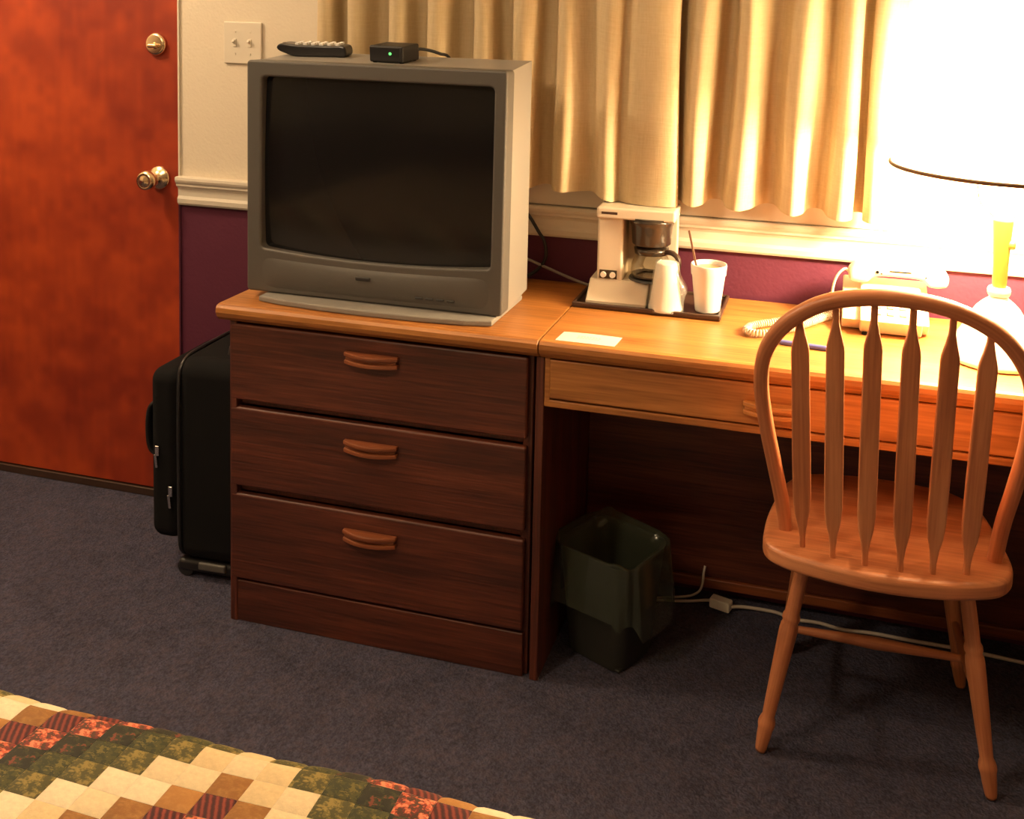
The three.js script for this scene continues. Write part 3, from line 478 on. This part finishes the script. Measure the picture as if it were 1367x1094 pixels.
// ---------------------------------------------------------------- windsor chair
{
  const CX = 0.935, CZ = 0.42, o = thing('windsor_chair', 'wooden bow-back chair with six arrow spindles pushed under the desk', 'chair', [CX, 0, CZ]);
  const L = (g) => g.translate(-CX, 0, -CZ), SY = 0.45, zb = (y) => 0.491 + 0.32 * (y - SY);
  const rear = [[0.716, 0.49], [0.722, 0.553], [0.752, 0.580], [0.794, 0.595], [0.845, 0.606], [0.903, 0.613], [0.974, 0.612], [1.044, 0.602], [1.097, 0.586], [1.137, 0.565], [1.158, 0.535], [1.165, 0.495]];
  const front = [[1.152, 0.38], [1.128, 0.28], [1.085, 0.235], [1.01, 0.217], [0.94, 0.212], [0.87, 0.217], [0.795, 0.235], [0.752, 0.28], [0.727, 0.38]];
  const outline = smoothPts(rear.concat(front).map(([x, z]) => [x, -z]), 160);
  part('seat', L(uvm(extrude(outline, 0.034, 0.010, 5).rotateX(-Math.PI / 2).translate(0, SY - 0.034, 0), 'x')), M.chairWood, o);
  const bow = [[0.757, 0.435], [0.750, 0.50], [0.731, 0.60], [0.714, 0.69], [0.7045, 0.770], [0.709, 0.830], [0.729, 0.876], [0.763, 0.915], [0.808, 0.945], [0.862, 0.961], [0.931, 0.9675], [1.000, 0.960], [1.052, 0.943], [1.098, 0.915], [1.132, 0.876], [1.154, 0.830], [1.162, 0.770], [1.161, 0.70], [1.152, 0.62], [1.140, 0.53], [1.134, 0.435]].map(([x, y]) => [x, y, zb(y)]);
  part('bow', L(sweep(curve(bow), V(0, -0.32, 1).normalize(), 0.0135, 0.0125, 130, 18, 3.2)), M.chairWood, o);
  const sp = [[0.791, 0.546, 0.769, 0.912, 0.851], [0.846, 0.569, 0.829, 0.947, 0.863], [0.902, 0.578, 0.893, 0.958, 0.872], [0.963, 0.580, 0.9565, 0.958, 0.870], [1.019, 0.571, 1.021, 0.950, 0.865], [1.078, 0.554, 1.083, 0.918, 0.854]];
  for (const [x0, z0, x1, y1, ys] of sp) {
    const A = V(x0, SY - 0.012, z0), B = V(x1, y1, zb(y1) - 0.002), len = A.distanceTo(B), k = len / (y1 - SY + 0.012), s = (ys - SY + 0.012) * k;
    const half = [[0.0055, 0], [0.0056, 0.035], [0.0085, 0.060], [0.0135, 0.085], [0.0162, 0.115], [0.0166, 0.20], [0.0160, s - 0.06], [0.0160, s - 0.004], [0.0150, s + 0.006], [0.0095, s + 0.030], [0.0062, s + 0.048], [0.0056, len]].filter(([, y]) => y <= len);
    const out = half.map(([w, y]) => [w, y]).concat(half.slice().reverse().map(([w, y]) => [-w, y]));
    const g = extrude(out, 0.0115, 0.003, 3).translate(0, 0, -0.00575);
    part('spindle', L(along(uvm(g, 'y', rnd(), rnd()), A, B)), M.chairWood, o);
  }
  const leg = (len) => lathe([[0, 0], [0.0100, 0], [0.0112, 0.006], [0.0138, 0.030], [0.0145, 0.044], [0.0165, 0.052], [0.0168, 0.058], [0.0150, 0.066], [0.0122, 0.072], [0.0128, 0.085], [0.0150, 0.15], [0.0172, 0.215], [0.0180, 0.245], [0.0172, 0.258], [0.0145, 0.264], [0.0172, 0.270], [0.0172, 0.277], [0.0140, 0.284], [0.0142, 0.33], [0.0138, 0.38], [0.0125, len]], 28);
  const feet = [[[0.728, 0, 0.512], [0.803, 0.43, 0.475]], [[1.152, 0, 0.510], [1.083, 0.43, 0.475]], [[0.752, 0, 0.195], [0.812, 0.43, 0.255]], [[1.132, 0, 0.195], [1.066, 0.43, 0.255]]];
  const at = (f, y) => V(...f[0]).lerp(V(...f[1]), y / 0.43);
  for (const f of feet) { const a = V(...f[0]), b = V(...f[1]); part('leg', L(along(uvm(leg(a.distanceTo(b)), 'y', rnd(), rnd()), a.setY(0.002), b)), M.chairWood, o); }
  const bar = (A, B) => { const l = A.distanceTo(B); return along(uvm(lathe([[0.006, 0], [0.0075, 0.02], [0.0105, l * 0.35], [0.0125, l * 0.5], [0.0105, l * 0.65], [0.0075, l - 0.02], [0.006, l]], 20), 'y'), A, B); };
  const l0 = at(feet[0], 0.17), l1 = at(feet[2], 0.16), r0 = at(feet[1], 0.17), r1 = at(feet[3], 0.16);
  part('stretcher', L(bar(l0, l1)), M.chairWood, o); part('stretcher', L(bar(r0, r1)), M.chairWood, o);
  part('stretcher', L(bar(l0.clone().lerp(l1, 0.5), r0.clone().lerp(r1, 0.5))), M.chairWood, o);
}
// ---------------------------------------------------------------- waste bin with liner
{
  const o = thing('waste_bin', 'grey waste bin with a loose clear plastic liner under the desk', 'waste bin', [0.372, 0, 0.285], -0.42);
  const rr = (w, d, r, n = 10) => { const p = []; for (const [sx, sz, a0] of [[1, 1, 0], [-1, 1, 90], [-1, -1, 180], [1, -1, 270]]) for (let i = 0; i <= n; i++) { const a = (a0 + 90 * i / n) * Math.PI / 180; p.push([sx * (w / 2 - r) + r * Math.cos(a), sz * (d / 2 - r) + r * Math.sin(a)]); } return p; };
  const loop = (w, d, r) => { const p = rr(w, d, r); p.push(p[0]); return p; };
  const wall = (levels) => { const n = loop(1, 1, 0.2).length - 1; return sheet((u, v) => { const k = Math.min(levels.length - 2, Math.floor(v * (levels.length - 1))), t = v * (levels.length - 1) - k, [y0, w0, d0, r0] = levels[k], [y1, w1, d1, r1] = levels[k + 1]; const i = Math.round(u * n); const P = loop(w0, d0, r0)[i], Q = loop(w1, d1, r1)[i]; return V(P[0] + (Q[0] - P[0]) * t, y0 + (y1 - y0) * t, -(P[1] + (Q[1] - P[1]) * t)); }, n, (levels.length - 1) * 2); };
  part('bin_wall', wall([[0.003, 0.155, 0.135, 0.03], [0.246, 0.198, 0.172, 0.035], [0.250, 0.203, 0.177, 0.036], [0.246, 0.193, 0.168, 0.034], [0.02, 0.15, 0.13, 0.03]]), M.bin, o);
  part('bin_floor', rb(0.150, 0.006, 0.13, 0.003, 0, 0.006, 0), M.bin, o);
  const n = 120, base = loop(0.214, 0.188, 0.045);
  const at = (u) => { const k = u * (base.length - 1), i = Math.min(base.length - 2, Math.floor(k)), t = k - i; return [base[i][0] + (base[i + 1][0] - base[i][0]) * t, base[i][1] + (base[i + 1][1] - base[i][1]) * t]; };
  const liner = sheet((u, v) => {
    const [x, z] = at(u), a = u * 2 * Math.PI, drop = 0.155 + 0.030 * Math.sin(a * 2 + 0.6) + 0.016 * Math.sin(a * 5 + 1.0);
    let y, s;
    if (v < 0.35) { const t = v / 0.35; y = 0.10 + 0.160 * t; s = 0.66 + 0.20 * t; } else { const t = (v - 0.35) / 0.65; y = 0.262 - drop * Math.pow(t, 1.1); s = 1.01 + 0.10 * t - 0.04 * t * t; }
    const f = v < 0.35 ? 0.012 : 0.022 + 0.07 * (v - 0.35); const fold = (v < 0.35 ? -f : f) + f * (Math.sin(a * 7 + 3 * v) * 0.5 + Math.sin(a * 13 - 2 * v) * 0.35 + Math.sin(a * 3 + 1.3) * 0.5);
    return V(x * (s + fold), y + 0.006 * Math.sin(a * 4 + 0.5), -z * (s + fold));
  }, n, 28);
  part('liner', liner, M.bag, o, 'clear crinkled plastic liner');
}
// ---------------------------------------------------------------- cords and plug at the foot of the wall
{
  const o = thing('extension_cord', 'pale extension cord with a white plug block on the carpet under the desk', 'cord', [0.6, 0, 0.06]);
  const L = (g) => g.translate(-0.6, 0, -0.06);
  part('plug_block', L(rb(0.052, 0.024, 0.026, 0.004).rotateY(-0.28).translate(0.598, 0.0145, 0.066)), M.white, o);
  part('cord', L(tube([[0.42, 0.006, 0.09], [0.47, 0.006, 0.078], [0.52, 0.008, 0.068], [0.565, 0.013, 0.059], [0.575, 0.014, 0.059]], 0.0034, 40)), M.cord, o);
  part('cord', L(tube([[0.622, 0.014, 0.073], [0.645, 0.010, 0.058], [0.69, 0.006, 0.048], [0.73, 0.006, 0.050], [0.772, 0.006, 0.064], [0.83, 0.006, 0.062], [0.88, 0.005, 0.070], [0.95, 0.006, 0.066], [1.05, 0.006, 0.068], [1.15, 0.006, 0.068], [1.3, 0.006, 0.08]], 0.0042, 80)), M.cord, o);
  const p = thing('lamp_cord', 'thin pale cord drooping from the wall behind the waste bin', 'cord', [0.5, 0, 0.064]);
  part('cord', tube([[-0.10, 0.004, 0.02], [-0.04, 0.004, 0.0], [0.02, 0.012, -0.012], [0.042, 0.026, -0.014], [0.050, 0.048, -0.013], [0.052, 0.075, -0.013], [0.054, 0.09, -0.020]], 0.003, 50), M.cord, p);
}
// ---------------------------------------------------------------- suitcase
{
  const o = thing('suitcase', 'black upright fabric suitcase between the red door and the dresser', 'suitcase', [-0.63, 0, 0.19], 0.04);
  part('body', [rb(0.222, 0.520, 0.285, 0.045, 0, 0.302, 0, 5)], M.blackSoft, o);
  part('front_pocket', rb(0.090, 0.440, 0.262, 0.034, -0.143, 0.305, 0.0, 5), M.blackSoft, o);
  const loop = (x, y, hy, hz, r) => { const c = []; for (const [sy, sz, a0] of [[1, 1, 0], [-1, 1, 90], [-1, -1, 180], [1, -1, 270]]) for (let i = 0; i <= 5; i++) { const a = (a0 + 18 * i) * Math.PI / 180; c.push(V(x, y + (sy > 0 ? 1 : -1) * (hy - r) + r * (sy > 0 ? Math.cos(a) : Math.cos(a)), (sz > 0 ? 1 : -1) * (hz - r) + r * Math.sin(a))); } return new THREE.TubeGeometry(new THREE.CatmullRomCurve3(c, true), 120, 0.005, 8, true); };
  part('piping', [loop(-0.092, 0.302, 0.256, 0.140, 0.05), loop(0.092, 0.302, 0.256, 0.140, 0.05)], M.blackShiny, o);
  part('side_handle', sweep(curve([[-0.184, 0.43, 0.090], [-0.198, 0.415, 0.096], [-0.205, 0.36, 0.098], [-0.198, 0.305, 0.096], [-0.184, 0.29, 0.090]]), V(0, 0, 1), 0.006, 0.014, 30, 10), M.black, o);
  for (const [x, y, z] of [[-0.158, 0.318, 0.134], [-0.116, 0.222, 0.142]]) part('zip_pull', [rb(0.011, 0.026, 0.006, 0.002, x, y, z), rb(0.007, 0.034, 0.004, 0.0015).rotateZ(0.12).translate(x - 0.004, y - 0.027, z)], M.chrome, o);
  for (const s of [-1, 1]) part('wheel', cyl(0.022, 0.022, 0.018, 24).rotateX(Math.PI / 2).translate(-0.085, 0.0225, s * 0.118), M.blackShiny, o);
  part('skid', [rb(0.210, 0.030, 0.030, 0.010, 0.0, 0.030, 0.118), rb(0.210, 0.030, 0.030, 0.010, 0.0, 0.030, -0.118), rb(0.03, 0.03, 0.02, 0.005, 0.08, 0.0155, 0.118), rb(0.03, 0.03, 0.02, 0.005, 0.08, 0.0155, -0.118)], M.black, o);
  part('corner_guard', rb(0.075, 0.020, 0.012, 0.005, -0.005, 0.038, 0.136), M.tvGrey, o, 'grey corner guard');
  part('carry_handle', sweep(curve([[0.02, 0.555, 0.08], [0.02, 0.580, 0.07], [0.02, 0.588, 0.0], [0.02, 0.580, -0.07], [0.02, 0.555, -0.08]]), V(1, 0, 0), 0.006, 0.016, 30, 10), M.black, o);
}
// ---------------------------------------------------------------- bed with patchwork quilt
{
  const BX0 = -1.40, BX1 = 0.70, ZE = 1.480, ZFAR = 3.45, R = 0.042, QY = 0.600;
  const b = thing('bed', 'bed under a patchwork quilt in the near left corner', 'bed', [(BX0 + BX1) / 2, 0, (ZE + ZFAR) / 2]);
  const bx = (BX0 + BX1) / 2, bz = (ZE + ZFAR) / 2;
  part('mattress', rb(BX1 - BX0 - 0.08, 0.26, ZFAR - ZE - 0.05, 0.04, 0, 0.452, 0.0), M.white, b);
  part('bed_base', rb(BX1 - BX0 - 0.14, 0.30, ZFAR - ZE - 0.1, 0.01, 0, 0.168, 0), M.brown, b);
  // the quilt's surface: flat top, rolled edge towards the desk, drop below it
  const bump = (x, z) => 0.0022 * Math.sin(x * 9 + 1) * Math.sin(z * 11) + 0.0015 * Math.sin(x * 23 + z * 17);
  const S = (x, s, lift = 0) => {
    const k = bump(x, s);
    if (s >= 0) return V(x, QY + k + lift, ZE + s);
    const a = Math.min(-s / R, Math.PI / 2), rest = Math.max(0, -s - R * Math.PI / 2), r = R + k + lift;
    return V(x, QY - R + r * Math.cos(a) - rest, ZE - r * Math.sin(a));
  };
  const q = thing('quilt', 'patchwork quilt of cream, tan, maroon, coral and green squares on the bed', 'quilt', [0, 0, 0]);
  part('backing', sheet((u, v) => S(BX0 + (BX1 - BX0) * (1 - u), -0.46 + (0.46 + ZFAR - ZE) * v, -0.003), 60, 120, 0.004), M.white, q);
  part('side_drop', [sheet((u, v) => V(BX1 + 0.012 - 0.012 * v, 0.15 + (QY - 0.153) * v, ZE - 0.03 + (ZFAR - ZE + 0.03) * (1 - u)), 20, 12, 0.004), sheet((u, v) => V(BX0 - 0.012 + 0.012 * v, 0.15 + (QY - 0.153) * v, ZE - 0.03 + (ZFAR - ZE + 0.03) * u), 20, 12, 0.004)], M.white, q);
  const N = noiseField(128, [[8, 8, 1], [16, 16, 0.8], [32, 32, 0.5]], 71), N2 = noiseField(128, [[5, 5, 1], [12, 12, 0.8], [28, 28, 0.5]], 73), N3 = noiseField(128, [[64, 64, 1], [32, 32, 1]], 79);
  const fabric = (f) => phys({ map: tex(128, f), roughness: 0.75, sheen: 0.3, sheenColor: new THREE.Color(1, 0.9, 0.75), sheenRoughness: 0.5, bumpMap: wv, bumpScale: 0.0004 });
  const wv = tex(128, (x, y) => { const v = 140 + 110 * (N3[y * 128 + x] - 0.5) + 30 * Math.sin(x * 1.57) * Math.sin(y * 1.57); return [v, v, v]; }, 1, false);
  const g = (n, x, y) => n[y * 128 + x];
  const F = {
    cream: [[226, 208, 172], [236, 220, 190], [220, 198, 156]].map((c, k) => fabric((x, y) => lerp3(c, c.map((v) => v * 0.9), g(N, (x + 30 * k) % 128, y)))),
    tan: [[136, 92, 44], [160, 112, 58]].map((c, k) => fabric((x, y) => lerp3(c, [186, 142, 84], Math.max(0, g(N2, (x + 40 * k) % 128, y) - 0.35)))),
    maroon: [0, 1].map((k) => fabric((x, y) => { const s = Math.sin((x * 0.24 + y * 0.10 + k * 2) + 1.2 * g(N, x, y)); return s > 0.45 ? [128, 54, 44] : s > -0.4 ? [92, 30, 30] : [58, 18, 24]; })),
    coral: [0, 1].map((k) => fabric((x, y) => { const n = g(N2, (x + k * 57) % 128, y), m = g(N, x, (y + k * 33) % 128); return n > 0.58 ? [214, 136, 104] : n > 0.46 ? [188, 88, 62] : m > 0.55 ? [116, 44, 40] : [78, 50, 38]; })),
    dark: [0, 1].map((k) => fabric((x, y) => { const n = g(N2, (x + k * 71) % 128, (y + 20) % 128); return n > 0.64 ? [122, 60, 46] : n > 0.5 ? [52, 54, 32] : [32, 34, 24]; })),
    green: [0, 1].map((k) => fabric((x, y) => { const n = g(N2, (x + k * 41) % 128, (y + 60) % 128), m = g(N, x, y); return n > 0.6 ? [104, 96, 50] : m > 0.5 ? [70, 70, 36] : [48, 52, 30]; })),
    olive: [0, 1].map((k) => fabric((x, y) => { const n = g(N2, (x + k * 23) % 128, (y + 90) % 128); return n > 0.56 ? [136, 120, 66] : n > 0.44 ? [104, 94, 48] : [72, 70, 38]; })),
  };
  const order = ['coral', 'dark', 'green', 'olive', 'cream', 'cream', 'tan', 'maroon'];
  const PW = 0.04, PH = 0.0303;
  const patchGeo = (i, j) => sheet((u, v) => { const m = 0.0001, x = i * PW + m + (PW - 2 * m) * (1 - u), s = -0.0130 + j * PH + m + (PH - 2 * m) * v, e = Math.min(1, 5 * Math.min(u, 1 - u)) * Math.min(1, 5 * Math.min(v, 1 - v)); return S(x, s, 0.0003 + 0.0015 * Math.sqrt(e)); }, 6, 5);
  const kindAt = (i, j) => { const d = 5 - Math.abs(i - 5) + j; return order[((d % 8) + 8) % 8]; };
  const restOf = {};
  for (let j = -4; j < 65; j++) for (let i = Math.ceil(BX0 / PW); i < Math.floor(BX1 / PW); i++) {
    const kind = kindAt(i, j), list = F[kind], near = j >= -3 && j < 6 && i >= -8 && i < 17, m = list[Math.floor(rnd() * list.length)];
    if (near) part('patch', patchGeo(i, j), m, q);
    else if (j < 65) (restOf[kind] ??= []).push(patchGeo(i, j));
  }
  for (const [kind, list] of Object.entries(restOf)) { const m = part('patches', merge(list), F[kind][0], q); m.userData.kind = 'stuff'; }
}
// ---------------------------------------------------------------- ceiling fixtures out of the frame: by the door and over the bed
for (const [label, at, cd] of [['round globe ceiling light near the red door', CEILING_AT, CEILING_CD], ['round globe ceiling light over the bed', BED_LIGHT_AT, BED_CD]]) {
  const o = thing('ceiling_light', label, 'ceiling light', at);
  part('mount', cyl(0.09, 0.10, 0.03, 48, 0, -0.016, 0), M.brass, o);
  part('globe_bulb', new THREE.SphereGeometry(0.13, 40, 24).translate(0, -0.145, 0), std({ color: 0xffffff, emissive: FILL, emissiveIntensity: 3 }), o, 'glowing globe');
  const a = new THREE.PointLight(FILL, cd); a.name = 'globe_light'; a.position.set(0, -0.145, 0); a.castShadow = true; a.shadow.radius = 6; o.add(a);
}
renderer.render(scene, camera);
